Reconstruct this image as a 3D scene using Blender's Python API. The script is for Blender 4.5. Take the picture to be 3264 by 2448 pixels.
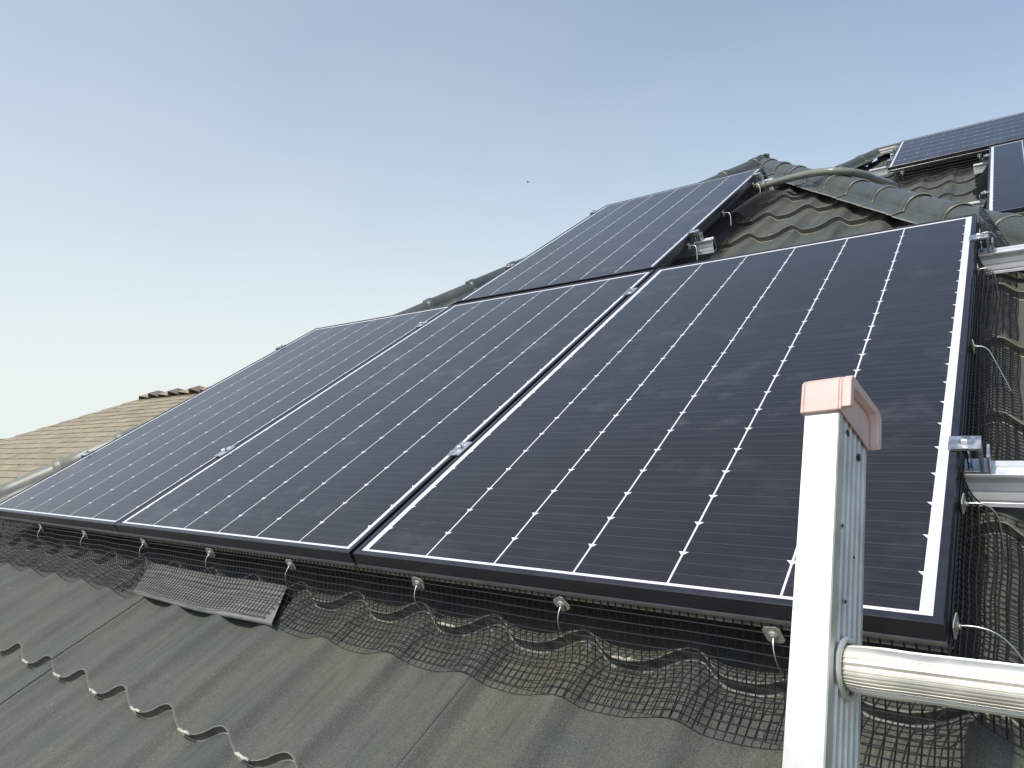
import bpy, bmesh, math, random
from mathutils import Matrix, Vector
random.seed(7)
R = math.radians
for o in list(bpy.data.objects):
    bpy.data.objects.remove(o, do_unlink=True)
C = bpy.context.scene.collection
SC = bpy.context.scene

# ------------------------------------------------------------------ frames
PITCH = R(27.0)
Z0 = 3.15                                    # height of the lower panel edge above the ground
sp_, cp_ = math.sin(PITCH), math.cos(PITCH)
ROOF = Matrix.Translation((0, 0, Z0)) @ Matrix.Rotation(PITCH, 4, 'X')   # roof coords: u right, v up the slope, w off the panel plane
WORLD = Matrix.Identity(4)

# ------------------------------------------------------------------ camera
cam_d = bpy.data.cameras.new('camera')
cam = bpy.data.objects.new('camera', cam_d)
C.objects.link(cam)
RIGHT = Vector((0.80158346, 0.50808659, -0.31513804))
DOWN = Vector((-0.06339925, -0.45188467, -0.88982064))
FWD = Vector((-0.59451198, 0.73324502, -0.33001097))
CAMP = Vector((1.09524253, -0.70348939, 0.65360319))
m = Matrix.Identity(4)
for i in range(3):
    m[i][0] = RIGHT[i]; m[i][1] = -DOWN[i]; m[i][2] = -FWD[i]; m[i][3] = CAMP[i]
cam.matrix_world = ROOF @ m
cam_d.sensor_width = 36.0
cam_d.lens = 36.0 * 2235.04 / 3264.0
cam_d.clip_start = 0.02
cam_d.clip_end = 5000
SC.camera = cam
CAMW = ROOF @ CAMP

# ------------------------------------------------------------------ sky, sun, exposure
SUN_ROOF = Vector((-0.18, -0.08, 1.0)).normalized()
SUN_W = (ROOF.to_3x3() @ SUN_ROOF).normalized()
sun_el = math.asin(SUN_W.z)
sun_az = math.atan2(SUN_W.x, SUN_W.y)        # from +Y towards +X
w = bpy.data.worlds.new('World'); SC.world = w; w.use_nodes = True
nt = w.node_tree
bg = nt.nodes['Background']
sky = nt.nodes.new('ShaderNodeTexSky')
sky.sky_type = 'NISHITA'; sky.sun_disc = False
sky.sun_elevation = sun_el
sky.sun_rotation = sun_az
sky.altitude = 0; sky.air_density = 1.0; sky.dust_density = 1.0; sky.ozone_density = 1.0
# thin pale haze that thickens towards the horizon all the way round
wtc = nt.nodes.new('ShaderNodeTexCoord'); wsx = nt.nodes.new('ShaderNodeSeparateXYZ')
nt.links.new(wtc.outputs['Generated'], wsx.inputs[0])
def wmath(op, a, b=None):
    n = nt.nodes.new('ShaderNodeMath'); n.operation = op
    for i, s in enumerate((a, b)):
        if s is None: continue
        if isinstance(s, (int, float)): n.inputs[i].default_value = s
        else: nt.links.new(s, n.inputs[i])
    return n.outputs[0]
zz_ = wmath('MAXIMUM', wsx.outputs['Z'], 0.0)
fz = wmath('ADD', wmath('MULTIPLY', wmath('EXPONENT', wmath('DIVIDE', zz_, -0.29)), 0.87), 0.12)
# the haze is brighter towards the sun's side (left) than away from it
fz = wmath('ADD', fz, wmath('MULTIPLY', wmath('ADD', wsx.outputs['X'], 0.45), -0.28))
# faint high veil
wnm = nt.nodes.new('ShaderNodeMapping'); wnm.inputs['Rotation'].default_value = (0.3, 0.5, 0.6); wnm.inputs['Scale'].default_value = (1.1, 4.2, 5.0)
nt.links.new(wtc.outputs['Generated'], wnm.inputs['Vector'])
wno = nt.nodes.new('ShaderNodeTexNoise'); wno.inputs['Scale'].default_value = 1.7; wno.inputs['Detail'].default_value = 5.0; wno.inputs['Roughness'].default_value = .55
nt.links.new(wnm.outputs[0], wno.inputs['Vector'])
fz = wmath('ADD', fz, wmath('MULTIPLY', wmath('SUBTRACT', wno.outputs['Fac'], 0.5), 0.11))
fz = wmath('MINIMUM', wmath('MAXIMUM', fz, 0.03), 1.0)
wmx = nt.nodes.new('ShaderNodeMix'); wmx.data_type = 'RGBA'
nt.links.new(fz, wmx.inputs[0]); nt.links.new(sky.outputs[0], wmx.inputs[6])
wmx.inputs[7].default_value = (4.92, 5.3, 5.2, 1)
nt.links.new(wmx.outputs[2], bg.inputs[0])
bg.inputs[1].default_value = 0.12
sd = bpy.data.lights.new('sun', 'SUN'); sd.energy = 2.3; sd.angle = R(0.55); sd.color = (1.0, 0.955, 0.88)
so = bpy.data.objects.new('sun', sd); C.objects.link(so)
so.rotation_euler = SUN_W.to_track_quat('Z', 'Y').to_euler()
so.location = (0, -6, 14)
SC.view_settings.view_transform = 'Standard'
SC.view_settings.look = 'None'
SC.view_settings.exposure = 0.5
SC.view_settings.gamma = 1.0
SC.view_settings.use_curve_mapping = False
SC.render.engine = 'CYCLES'
SC.cycles.max_bounces = 8

# ------------------------------------------------------------------ mesh helpers
class MB:
    """collects geometry in one frame and links it as one mesh object"""
    def __init__(self):
        self.v = []; self.f = []; self.m = []; self.sm = []
    def face(self, idx, mi=0, smooth=False):
        self.f.append(idx); self.m.append(mi); self.sm.append(smooth)
    def quad(self, a, b, c, d, mi=0, smooth=False):
        n = len(self.v); self.v += [tuple(a), tuple(b), tuple(c), tuple(d)]
        self.face((n, n+1, n+2, n+3), mi, smooth)
    def poly(self, pts, mi=0):
        n = len(self.v); self.v += [tuple(p) for p in pts]
        self.face(tuple(range(n, n+len(pts))), mi)
    def box(self, a, b, mi=0):
        x0, y0, z0 = a; x1, y1, z1 = b
        n = len(self.v)
        self.v += [(x0,y0,z0),(x1,y0,z0),(x1,y1,z0),(x0,y1,z0),(x0,y0,z1),(x1,y0,z1),(x1,y1,z1),(x0,y1,z1)]
        for q in ((0,3,2,1),(4,5,6,7),(0,1,5,4),(1,2,6,5),(2,3,7,6),(3,0,4,7)):
            self.face(tuple(n+i for i in q), mi)
    def obox(self, o, ax, ay, az, mi=0):
        """box from corner o along three edge vectors"""
        o = Vector(o); ax = Vector(ax); ay = Vector(ay); az = Vector(az)
        n = len(self.v)
        for k in (0, 1):
            for p in (o, o+ax, o+ax+ay, o+ay):
                self.v.append(tuple(p + az*k))
        for q in ((0,3,2,1),(4,5,6,7),(0,1,5,4),(1,2,6,5),(2,3,7,6),(3,0,4,7)):
            self.face(tuple(n+i for i in q), mi)
    def grid(self, rows, mi=0, smooth=True, mats=None):
        """rows: list of equal-length point lists"""
        n = len(self.v); L = len(rows[0])
        for r in rows: self.v += [tuple(p) for p in r]
        for i in range(len(rows)-1):
            for j in range(L-1):
                a = n+i*L+j
                self.face((a, a+1, a+1+L, a+L), mats[i] if mats else mi, smooth)
    def tube(self, pts, r, n=6, mi=0, cap=True, rr=None):
        pts = [Vector(p) for p in pts]
        base = len(self.v)
        t0 = (pts[1]-pts[0]).normalized()
        ref = Vector((0, 0, 1)) if abs(t0.z) < .9 else Vector((1, 0, 0))
        x = t0.cross(ref).normalized()
        for i, p in enumerate(pts):
            if i == 0: t = pts[1]-pts[0]
            elif i == len(pts)-1: t = pts[-1]-pts[-2]
            else: t = pts[i+1]-pts[i-1]
            t.normalize()
            x = (x - t*x.dot(t))
            if x.length < 1e-6: x = t.orthogonal()
            x.normalize(); y = t.cross(x)
            ri = rr[i] if rr else r
            for k in range(n):
                a = 2*math.pi*k/n
                self.v.append(tuple(p + x*(ri*math.cos(a)) + y*(ri*math.sin(a))))
        for i in range(len(pts)-1):
            for k in range(n):
                a = base+i*n+k; b = base+i*n+(k+1) % n
                self.face((a, b, b+n, a+n), mi, n > 4)
        if cap:
            self.face(tuple(base+k for k in reversed(range(n))), mi)
            e = base+(len(pts)-1)*n
            self.face(tuple(e+k for k in range(n)), mi)
    def extrude(self, prof, path0, ax, ay, vec, mi=0, caps=True, smooth=False, close=True):
        """closed profile (list of 2d) placed at path0 with axes ax, ay and swept by vec"""
        o = Vector(path0); ax = Vector(ax); ay = Vector(ay); vec = Vector(vec)
        n = len(self.v); L = len(prof)
        for k in (0, 1):
            for (a, b) in prof: self.v.append(tuple(o + ax*a + ay*b + vec*k))
        rng = L if close else L-1
        for i in range(rng):
            j = (i+1) % L
            self.face((n+i, n+j, n+L+j, n+L+i), mi, smooth)
        if caps:
            self.face(tuple(n+i for i in reversed(range(L))), mi)
            self.face(tuple(n+L+i for i in range(L)), mi)
    def cyl(self, c, ax, r, h, n=16, mi=0, r2=None):
        ax = Vector(ax).normalized(); x = ax.orthogonal().normalized(); y = ax.cross(x)
        c = Vector(c); b = len(self.v); r2 = r if r2 is None else r2
        for k, ri in ((0, r), (1, r2)):
            for i in range(n):
                a = 2*math.pi*i/n
                self.v.append(tuple(c + ax*(h*k) + x*(ri*math.cos(a)) + y*(ri*math.sin(a))))
        for i in range(n):
            j = (i+1) % n
            self.face((b+i, b+j, b+n+j, b+n+i), mi, n > 8)
        self.face(tuple(b+i for i in reversed(range(n))), mi)
        self.face(tuple(b+n+i for i in range(n)), mi)
    def mesh(self, name, base=(0, 0, 0)):
        me = bpy.data.meshes.new(name)
        bx, by, bz = base
        me.from_pydata([(x-bx, y-by, z-bz) for x, y, z in self.v], [], self.f)
        me.polygons.foreach_set('material_index', self.m)
        me.polygons.foreach_set('use_smooth', self.sm)
        me.update()
        return me

BASES = {}
def obj(name, mesh, mats, parent=None, matrix=None):
    o = bpy.data.objects.new(name, mesh)
    if mesh is not None and len(mesh.materials) == 0:
        for mm in (mats if isinstance(mats, (list, tuple)) else [mats]): mesh.materials.append(mm)
    C.objects.link(o)
    if parent is not None:
        o.parent = parent
    if matrix is not None:
        if parent is None: o.matrix_world = matrix
        else: o.matrix_local = matrix
    return o
def tag(o, label=None, cat=None, group=None, kind=None):
    if label: o['label'] = label
    if cat: o['category'] = cat
    if group: o['group'] = group
    if kind: o['kind'] = kind
    return o
def empty(name, base, label, cat, group=None, frame=ROOF):
    o = bpy.data.objects.new(name, None); C.objects.link(o)
    o.empty_display_size = .05
    o.matrix_world = frame @ Matrix.Translation(base)
    BASES[o.name] = tuple(base)
    return tag(o, label, cat, group)
def part(name, mb, mats, root, base=None, parent=None):
    b = BASES[root.name] if base is None else base
    return obj(name, mb.mesh(name, b), mats, parent or root)
def single(name, mb, mats, base, label, cat, group=None, frame=ROOF, kind=None):
    o = obj(name, mb.mesh(name, base), mats, None, frame @ Matrix.Translation(base))
    return tag(o, label, cat, group, kind)
def dup(src, matrix, label=None):
    c = src.copy(); C.objects.link(c); c.matrix_world = matrix
    if label: c['label'] = label
    def rec(s, d):
        for ch in s.children:
            k = ch.copy(); C.objects.link(k); k.parent = d
            rec(ch, k)
    rec(src, c)
    return c

# ------------------------------------------------------------------ materials
def newmat(name):
    m = bpy.data.materials.new(name); m.use_nodes = True
    n = m.node_tree; p = n.nodes['Principled BSDF']
    return m, n, p
def simple(name, col, rough=.5, metal=0.0, var=0.0, scale=40, bump=0.0, coat=0.0, detail=4, rvar=0.0, spec=.5):
    m, n, p = newmat(name)
    p.inputs['Base Color'].default_value = (*col, 1); p.inputs['Roughness'].default_value = rough
    p.inputs['Metallic'].default_value = metal; p.inputs['Coat Weight'].default_value = coat
    p.inputs['Specular IOR Level'].default_value = spec
    tc = n.nodes.new('ShaderNodeTexCoord')
    if var > 0 or rvar > 0:
        t = n.nodes.new('ShaderNodeTexNoise'); t.inputs['Scale'].default_value = scale; t.inputs['Detail'].default_value = detail
        n.links.new(tc.outputs['Object'], t.inputs['Vector'])
        if var > 0:
            r = n.nodes.new('ShaderNodeValToRGB')
            r.color_ramp.elements[0].position = .3; r.color_ramp.elements[1].position = .7
            r.color_ramp.elements[0].color = (*[c*(1-var) for c in col], 1)
            r.color_ramp.elements[1].color = (*[min(1, c*(1+var)) for c in col], 1)
            n.links.new(t.outputs['Fac'], r.inputs[0]); n.links.new(r.outputs[0], p.inputs['Base Color'])
        if rvar > 0:
            mr = n.nodes.new('ShaderNodeMapRange')
            mr.inputs[1].default_value = .3; mr.inputs[2].default_value = .7
            mr.inputs[3].default_value = max(.02, rough-rvar); mr.inputs[4].default_value = min(1, rough+rvar)
            n.links.new(t.outputs['Fac'], mr.inputs[0]); n.links.new(mr.outputs[0], p.inputs['Roughness'])
    if bump > 0:
        t2 = n.nodes.new('ShaderNodeTexNoise'); t2.inputs['Scale'].default_value = scale*6; t2.inputs['Detail'].default_value = 3
        n.links.new(tc.outputs['Object'], t2.inputs['Vector'])
        b = n.nodes.new('ShaderNodeBump'); b.inputs['Strength'].default_value = bump; b.inputs['Distance'].default_value = .002
        n.links.new(t2.outputs['Fac'], b.inputs['Height']); n.links.new(b.outputs[0], p.inputs['Normal'])
    return m

def ramp(n, src, stops):
    r = n.nodes.new('ShaderNodeValToRGB')
    while len(r.color_ramp.elements) < len(stops): r.color_ramp.elements.new(.5)
    for e, (pos, col) in zip(r.color_ramp.elements, stops):
        e.position = pos; e.color = col if len(col) == 4 else (*col, 1)
    n.links.new(src, r.inputs[0]); return r
def noise(n, vec, scale, detail=4, rough=.5, mapping=None):
    if mapping:
        mp = n.nodes.new('ShaderNodeMapping'); mp.inputs['Scale'].default_value = mapping
        n.links.new(vec, mp.inputs['Vector']); vec = mp.outputs[0]
    t = n.nodes.new('ShaderNodeTexNoise'); t.inputs['Scale'].default_value = scale
    t.inputs['Detail'].default_value = detail; t.inputs['Roughness'].default_value = rough
    n.links.new(vec, t.inputs['Vector']); return t
def mix(n, fac, a, b, blend='MIX'):
    x = n.nodes.new('ShaderNodeMix'); x.data_type = 'RGBA'; x.blend_type = blend
    if isinstance(fac, (int, float)): x.inputs[0].default_value = fac
    else: n.links.new(fac, x.inputs[0])
    for s, k in ((a, 6), (b, 7)):
        if isinstance(s, tuple): x.inputs[k].default_value = s if len(s) == 4 else (*s, 1)
        else: n.links.new(s, x.inputs[k])
    return x.outputs[2]

def tile_material(name, base=(.092, .096, .075), r0=.48, r1=.72):
    """matt, weathered green-grey painted steel"""
    m, n, p = newmat(name)
    tc = n.nodes.new('ShaderNodeTexCoord'); V = tc.outputs['Object']
    big = noise(n, V, 3.2, 5, .55)
    c1 = ramp(n, big.outputs['Fac'], [(.30, tuple(c*k for c, k in zip(base, (.72, .82, .90)))), (.52, base), (.70, tuple(c*k for c, k in zip(base, (1.22, 1.15, 1.02))))])
    streak = noise(n, V, 1.0, 5, .6, (46, 3.2, 46))
    c2 = mix(n, .55, c1.outputs[0], ramp(n, streak.outputs['Fac'], [(.25, (.52, .52, .52)), (.5, (1, 1, 1)), (.75, (1.34, 1.32, 1.26))]).outputs[0], 'MULTIPLY')
    grain = noise(n, V, 520, 2, .6)
    c3 = mix(n, .9, c2, ramp(n, grain.outputs['Fac'], [(.28, (.50, .50, .50)), (.5, (1, 1, 1)), (.72, (1.6, 1.6, 1.6))]).outputs[0], 'MULTIPLY')
    fleck = noise(n, V, 1.0, 3, .65, (150, 34, 150))
    fm = ramp(n, fleck.outputs['Fac'], [(.66, (0, 0, 0)), (.72, (1, 1, 1))])
    area = ramp(n, noise(n, V, 6, 2).outputs['Fac'], [(.52, (0, 0, 0)), (.68, (1, 1, 1))])
    mm = n.nodes.new('ShaderNodeMath'); mm.operation = 'MULTIPLY'
    n.links.new(fm.outputs[0], mm.inputs[0]); n.links.new(area.outputs[0], mm.inputs[1])
    c4 = mix(n, mm.outputs[0], c3, (.30, .30, .25))
    n.links.new(c4, p.inputs['Base Color'])
    rr = n.nodes.new('ShaderNodeMapRange'); rr.inputs[3].default_value = r0; rr.inputs[4].default_value = r1
    n.links.new(streak.outputs['Fac'], rr.inputs[0]); n.links.new(rr.outputs[0], p.inputs['Roughness'])
    b = n.nodes.new('ShaderNodeBump'); b.inputs['Strength'].default_value = .35; b.inputs['Distance'].default_value = .0012
    n.links.new(grain.outputs['Fac'], b.inputs['Height']); n.links.new(b.outputs[0], p.inputs['Normal'])
    p.inputs['Specular IOR Level'].default_value = .4
    return m
M_TILE = tile_material('weathered_green_steel')
M_TILE_EDGE = simple('worn_tile_edge', (.25, .245, .205), .55, 0, .25, 60)
M_RISER = simple('shaded_tile_riser', (.050, .046, .036), .65, 0, .3, 50)  # tile colour darkened, the shade on the step faces is painted in
M_CAP = tile_material('ridge_cap_steel', (.082, .092, .080), .25, .36)
M_CAP_GLINT = tile_material('glint_cap_steel', (.235, .230, .185), .30, .42)  # sun glint on the lower left hip caps, put into a paler colour
M_SEAL = simple('pale_sealant', (.50, .47, .38), .7, 0, .2, 90, .5)
M_FRAME = simple('black_anodised_frame', (.020, .019, .025), .30, 0.0, .3, 25, 0, 0, 3, .06, .85)
M_LIP = simple('dusty_frame_lip', (.085, .08, .062), .55, 0, .3, 40)
M_UNDER = simple('dark_under_sheet', (.02, .02, .022), .8)

def laminate(m, n, p):
    """front glass bonded on top: clear coat with soiling in the roughness"""
    tc = n.nodes.new('ShaderNodeTexCoord'); V = tc.outputs['Object']
    p.inputs['Coat Weight'].default_value = .8
    p.inputs['Coat IOR'].default_value = 1.33
    cr = n.nodes.new('ShaderNodeMapRange'); cr.inputs[1].default_value = .35; cr.inputs[2].default_value = .7
    cr.inputs[3].default_value = .10; cr.inputs[4].default_value = .2
    t = noise(n, V, 2.2, 5, .6)
    n.links.new(t.outputs['Fac'], cr.inputs[0]); n.links.new(cr.outputs[0], p.inputs['Coat Roughness'])
    return V
def cell_material():
    m, n, p = newmat('black_silicon_cell')
    V = laminate(m, n, p)
    sep = n.nodes.new('ShaderNodeSeparateXYZ'); n.links.new(V, sep.inputs[0])
    def lines(period, off, lo, hi):
        a = n.nodes.new('ShaderNodeMath'); a.operation = 'ADD'; a.inputs[1].default_value = off
        n.links.new(sep.outputs['Y'], a.inputs[0])
        b = n.nodes.new('ShaderNodeMath'); b.operation = 'DIVIDE'; b.inputs[1].default_value = period
        n.links.new(a.outputs[0], b.inputs[0])
        f = n.nodes.new('ShaderNodeMath'); f.operation = 'FRACT'; n.links.new(b.outputs[0], f.inputs[0])
        c = n.nodes.new('ShaderNodeMath'); c.operation = 'LESS_THAN'; c.inputs[1].default_value = lo
        n.links.new(f.outputs[0], c.inputs[0]); return c.outputs[0]
    shade = noise(n, V, 1.7, 3)
    base = ramp(n, shade.outputs['Fac'], [(.3, (.0105, .0106, .0124)), (.7, (.0155, .0156, .0175))]).outputs[0]
    fine = noise(n, V, 1.0, 2, .5, (6, 620, 6))
    base = mix(n, .8, base, ramp(n, fine.outputs['Fac'], [(.35, (.45, .45, .46)), (.5, (1, 1, 1)), (.68, (1.9, 1.9, 1.95))]).outputs[0], 'MULTIPLY')
    lf = n.nodes.new('ShaderNodeMath'); lf.operation = 'MULTIPLY'; lf.inputs[1].default_value = .5
    n.links.new(lines(.02507, -.0155+.0008, .05, 0), lf.inputs[0])
    base = mix(n, lf.outputs[0], base, (.085, .085, .098))
    # dust smears lying on the glass
    geo = n.nodes.new('ShaderNodeNewGeometry'); GP = geo.outputs['Position']
    d1 = noise(n, GP, 9.0, 6, .62, (1, 1.3, 1.3))
    d2 = noise(n, GP, 1.5, 2)
    dm = ramp(n, d1.outputs['Fac'], [(.52, (0, 0, 0)), (.72, (1, 1, 1))])
    dk = ramp(n, d2.outputs['Fac'], [(.42, (.12, .12, .12)), (.62, (1, 1, 1))])
    mu = n.nodes.new('ShaderNodeMath'); mu.operation = 'MULTIPLY'
    n.links.new(dm.outputs[0], mu.inputs[0]); n.links.new(dk.outputs[0], mu.inputs[1])
    m2 = n.nodes.new('ShaderNodeMath'); m2.operation = 'MULTIPLY_ADD'; m2.inputs[1].default_value = .30; m2.inputs[2].default_value = .036
    n.links.new(mu.outputs[0], m2.inputs[0])
    base = mix(n, m2.outputs[0], base, (.17, .17, .185))
    n.links.new(base, p.inputs['Base Color'])
    p.inputs['Roughness'].default_value = .45
    p.inputs['Specular IOR Level'].default_value = .25
    return m
M_CELL = cell_material()
def back_material():
    m, n, p = newmat('white_back_sheet'); laminate(m, n, p)
    p.inputs['Base Color'].default_value = (.80, .80, .82, 1); p.inputs['Roughness'].default_value = .5
    return m
M_BACK = back_material()
M_ALU = simple('mill_aluminium', (.86, .86, .85), .42, .35, .06, 30, 0, 0, 3, .10)
M_ALU_SAT = simple('satin_aluminium', (.66, .67, .67), .42, 1.0, .10, 60, 0, 0, 3, .12)
M_STEEL = simple('stainless_steel', (.72, .72, .70), .25, 1.0, .1, 80, 0, 0, 3, .08)
M_WIRE = simple('black_coated_wire', (.010, .0095, .0085), .30, 0.0, .2, 30, 0, 0, 2, 0, .6)
M_WIRE_D = simple('dull_black_wire', (.010, .0095, .0085), .55, 0.0, .2, 30, 0, 0, 2, 0, .25)
M_HOOK = simple('galvanised_hook', (.62, .61, .57), .36, 1.0, .1, 70)
M_CLIP = simple('grey_clip_plate', (.42, .42, .36), .5, 0.35, .15, 90)
M_CONDUIT = simple('grey_green_conduit', (.225, .235, .19), .28, 0, .14, 30, .1)
M_PLASTIC = simple('faded_salmon_plastic', (.72, .52, .46), .5, 0, .10, 38, .12)
M_PLATE = simple('grey_green_flashing', (.185, .195, .165), .5, 0.0, .16, 40, .15)
M_DARK = simple('dark_hole', (.03, .03, .028), .8)
M_WALL = simple('pale_render', (.52, .49, .43), .85, 0, .06, 8, .3)
M_FASCIA = simple('dark_fascia_paint', (.10, .10, .09), .5)
M_SHINGLE = simple('tan_asphalt_shingle', (.335, .285, .195), .9, 0, .16, 14, .6)
M_SHINGLE2 = simple('light_tan_shingle', (.355, .30, .208), .9, 0, .16, 14, .6)
M_SHINGLE3 = simple('brown_tan_shingle', (.305, .255, .172), .9, 0, .16, 14, .6)
M_CAPBROWN = simple('brown_ridge_shingle', (.17, .13, .10), .9, 0, .2, 20, .5)
M_GROUND = simple('dry_ground', (.16, .15, .10), .95, 0, .35, .6, .3)
M_BIRD = simple('dark_feather', (.03, .03, .035), .7)

# ------------------------------------------------------------------ ground
mb = MB(); N = 12; S = 1500
for i in range(N):
    for j in range(N):
        x0 = -S+2*S*i/N; y0 = -S+2*S*j/N
        mb.quad((x0, y0, 0), (x0+2*S/N, y0, 0), (x0+2*S/N, y0+2*S/N, 0), (x0, y0+2*S/N, 0))
g = obj('ground', mb.mesh('ground'), M_GROUND); tag(g, kind='structure')

# ------------------------------------------------------------------ the house: metal tile roof
PITCHU = .1815; CREST0 = .1295; AMP = .0231; COURSE = .343; NOSE0 = .003; STEP = .020
def sm(t):
    t = max(0, min(1, t)); return t*t*(3-2*t)
# pressed section: steep fall on the right of each crest, flat pan, faceted rise to the next crest
SECTION = [(0, 0), (.03, -.0002), (.06, -.0012), (.09, -.0030), (.12, -.0062), (.15, -.0100), (.18, -.0138), (.21, -.0172), (.24, -.0198), (.27, -.0215), (.30, -.0224), (.35, -.0229), (.44, -.0232), (.525, -.0228),
           (.535, -.0225), (.575, -.0212), (.585, -.0210), (.61, -.0203), (.645, -.0187), (.69, -.0164), (.74, -.0136), (.78, -.0109), (.82, -.0080), (.86, -.0054), (.90, -.0034), (.94, -.0016), (.97, -.0005), (1, 0)]
def wave(u, c0=CREST0):
    t = ((u-c0)/PITCHU) % 1.0
    for (a, wa), (b, wb) in zip(SECTION, SECTION[1:]):
        if t <= b: return wa+(wb-wa)*(t-a)/(b-a)
    return 0
def surf(u, v, wc=-.106, nose0=NOSE0):
    fr = ((v-nose0)/COURSE) % 1.0
    return wc + wave(u) - (.0255 if v > nose0-.34 else .0255)*fr
PROFILE = [(.372, -.0216), (.30, -.0174), (.20, -.0116), (.10, -.0058), (.03, -.0014), (.0050, .0002), (.0002, .0005), (-.0005, -.0001), (-.0007, -.0008), (.0014, -.0166), (.0004, -.0176), (-.0012, -.0182)]
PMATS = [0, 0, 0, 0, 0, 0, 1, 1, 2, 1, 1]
house = empty('house', (0, 0, -.11), 'house with dark green wavy steel tile roof and hip ridges under the solar panels', 'house')

def clipped_mesh(mb, planes):
    bm = bmesh.new()
    vs = [bm.verts.new(p) for p in mb.v]
    for f, mi, s in zip(mb.f, mb.m, mb.sm):
        fc = bm.faces.new([vs[i] for i in f]); fc.material_index = mi; fc.smooth = s
    for co, no in planes:                       # keep the side the normal points away from
        geom = bm.verts[:]+bm.edges[:]+bm.faces[:]
        bmesh.ops.bisect_plane(bm, geom=geom, plane_co=co, plane_no=no, clear_outer=True)
    if not bm.faces: bm.free(); return None
    out = MB()
    bm.verts.index_update()
    out.v = [tuple(v.co) for v in bm.verts]
    for f in bm.faces:
        out.f.append(tuple(v.index for v in f.verts)); out.m.append(f.material_index); out.sm.append(f.smooth)
    bm.free()
    return out
def roof_sheet(u0, u1, vn, wc, planes, frame=None, name='roof_sheet', res=18, c0=CREST0, lower_left=True, step=.0182, backstep=.020):
    """one pressed sheet, one course high; its right edge laps over the next sheet"""
    ts = [a for a, _ in SECTION[:-1]] if res > 12 else [0, .06, .12, .18, .24, .35, .53, .645, .78, .90]
    us = [u0]
    for n in range(math.floor((u0-c0)/PITCHU), math.ceil((u1-c0)/PITCHU)+1):
        for t in ts:
            u = c0+(n+t)*PITCHU
            if u0+1e-4 < u < u1-1e-4: us.append(u)
    us.append(u1)
    mb = MB(); rows = []
    j = random.uniform(-.0006, .0006)
    for dv, dw in PROFILE:
        if dw < -.001 and dv < .02: dw = dw*step/.0182
        elif dv > .02: dw = dw*backstep/.020
        row = []
        for u in us:
            e = 0
            if lower_left and u-u0 < .034: e = -.0030
            sc = max(0.0, 1-max(0.0, dv-.006)/.11)          # scalloped nose: the pans reach further down
            row.append((u, vn+dv+wave(u, c0)*sc*.95, wc+wave(u, c0)+dw+e+j))
        rows.append(row)
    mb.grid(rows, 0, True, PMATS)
    # folded right edge
    L = rows
    for i in range(8):
        a = L[i][-1]; b = L[i+1][-1]
        mb.quad(a, b, (b[0], b[1], b[2]-.0028), (a[0], a[1], a[2]-.0028), 0)
    mb = clipped_mesh(mb, planes)
    if mb is None: return None
    if frame is not None:
        mb.v = [tuple(frame @ Vector(p)) for p in mb.v]
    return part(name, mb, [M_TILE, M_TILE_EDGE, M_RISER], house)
# hip lines in the plane of the front face:  left  v = 4.456 + 1.729 u ; right  v = 3.72 - 1.80 u
APEX = Vector((-.2085, 4.095, -.037))
HL = Vector((-1, -1.729, 0)).normalized(); HR = Vector((1, -1.80, 0)).normalized()
nL = Vector((-1.729, 1, 0)).normalized(); nR = Vector((1.80, 1, 0)).normalized()
planes1 = [(Vector((0, 4.456, 0)), nL), (Vector((0, 3.72, 0)), nR)]
SHEET = 6*PITCHU
for k in range(-2, 12):
    vn = NOSE0+COURSE*k
    ul = (vn-4.456)/1.729; ur = (3.72-vn)/1.80
    off = -.759 if k % 2 else -.759 - 2*PITCHU*(k >= 0)
    off = {-2: -.759, -1: -.759, 0: -.759}.get(k, -.759+PITCHU*((k*2) % 6))
    s = off
    while s > ul: s -= SHEET
    while s < ur:
        a = max(s-.032, ul-.02); b = min(s+SHEET, ur+.02)
        if b-a > .02: roof_sheet(a, b, vn, -.106, planes1, step=.0175 if k == -1 else .0235, backstep=.0185 if k == -2 else .0255)
        s += SHEET
# second roof face, set back to the right, parallel to the first
WC2 = -.64
NOSE2 = 4.665; CREST2 = .545
H2 = Vector((.11, 6.47, WC2+.08)); H2D = Vector((-1, -1.75, 0)).normalized()
planes2 = [(Vector((.11, 6.47, 0)), Vector((-1.75, 1, 0)).normalized()), (Vector((0, 6.47, 0)), Vector((0, 1, 0)))]
for k in range(-12, 6):
    vn = NOSE2+COURSE*k
    s = -1.2+PITCHU*((k*2) % 6)
    ul = (vn-6.47)/1.75+.11
    while s+SHEET < ul or (vn < 3.6 and s+SHEET < .2): s += SHEET
    while s < 4.2:
        a = max(s-.032, ul-.02)
        roof_sheet(a, s+SHEET, vn, WC2, planes2, c0=CREST2)
        s += SHEET
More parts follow.
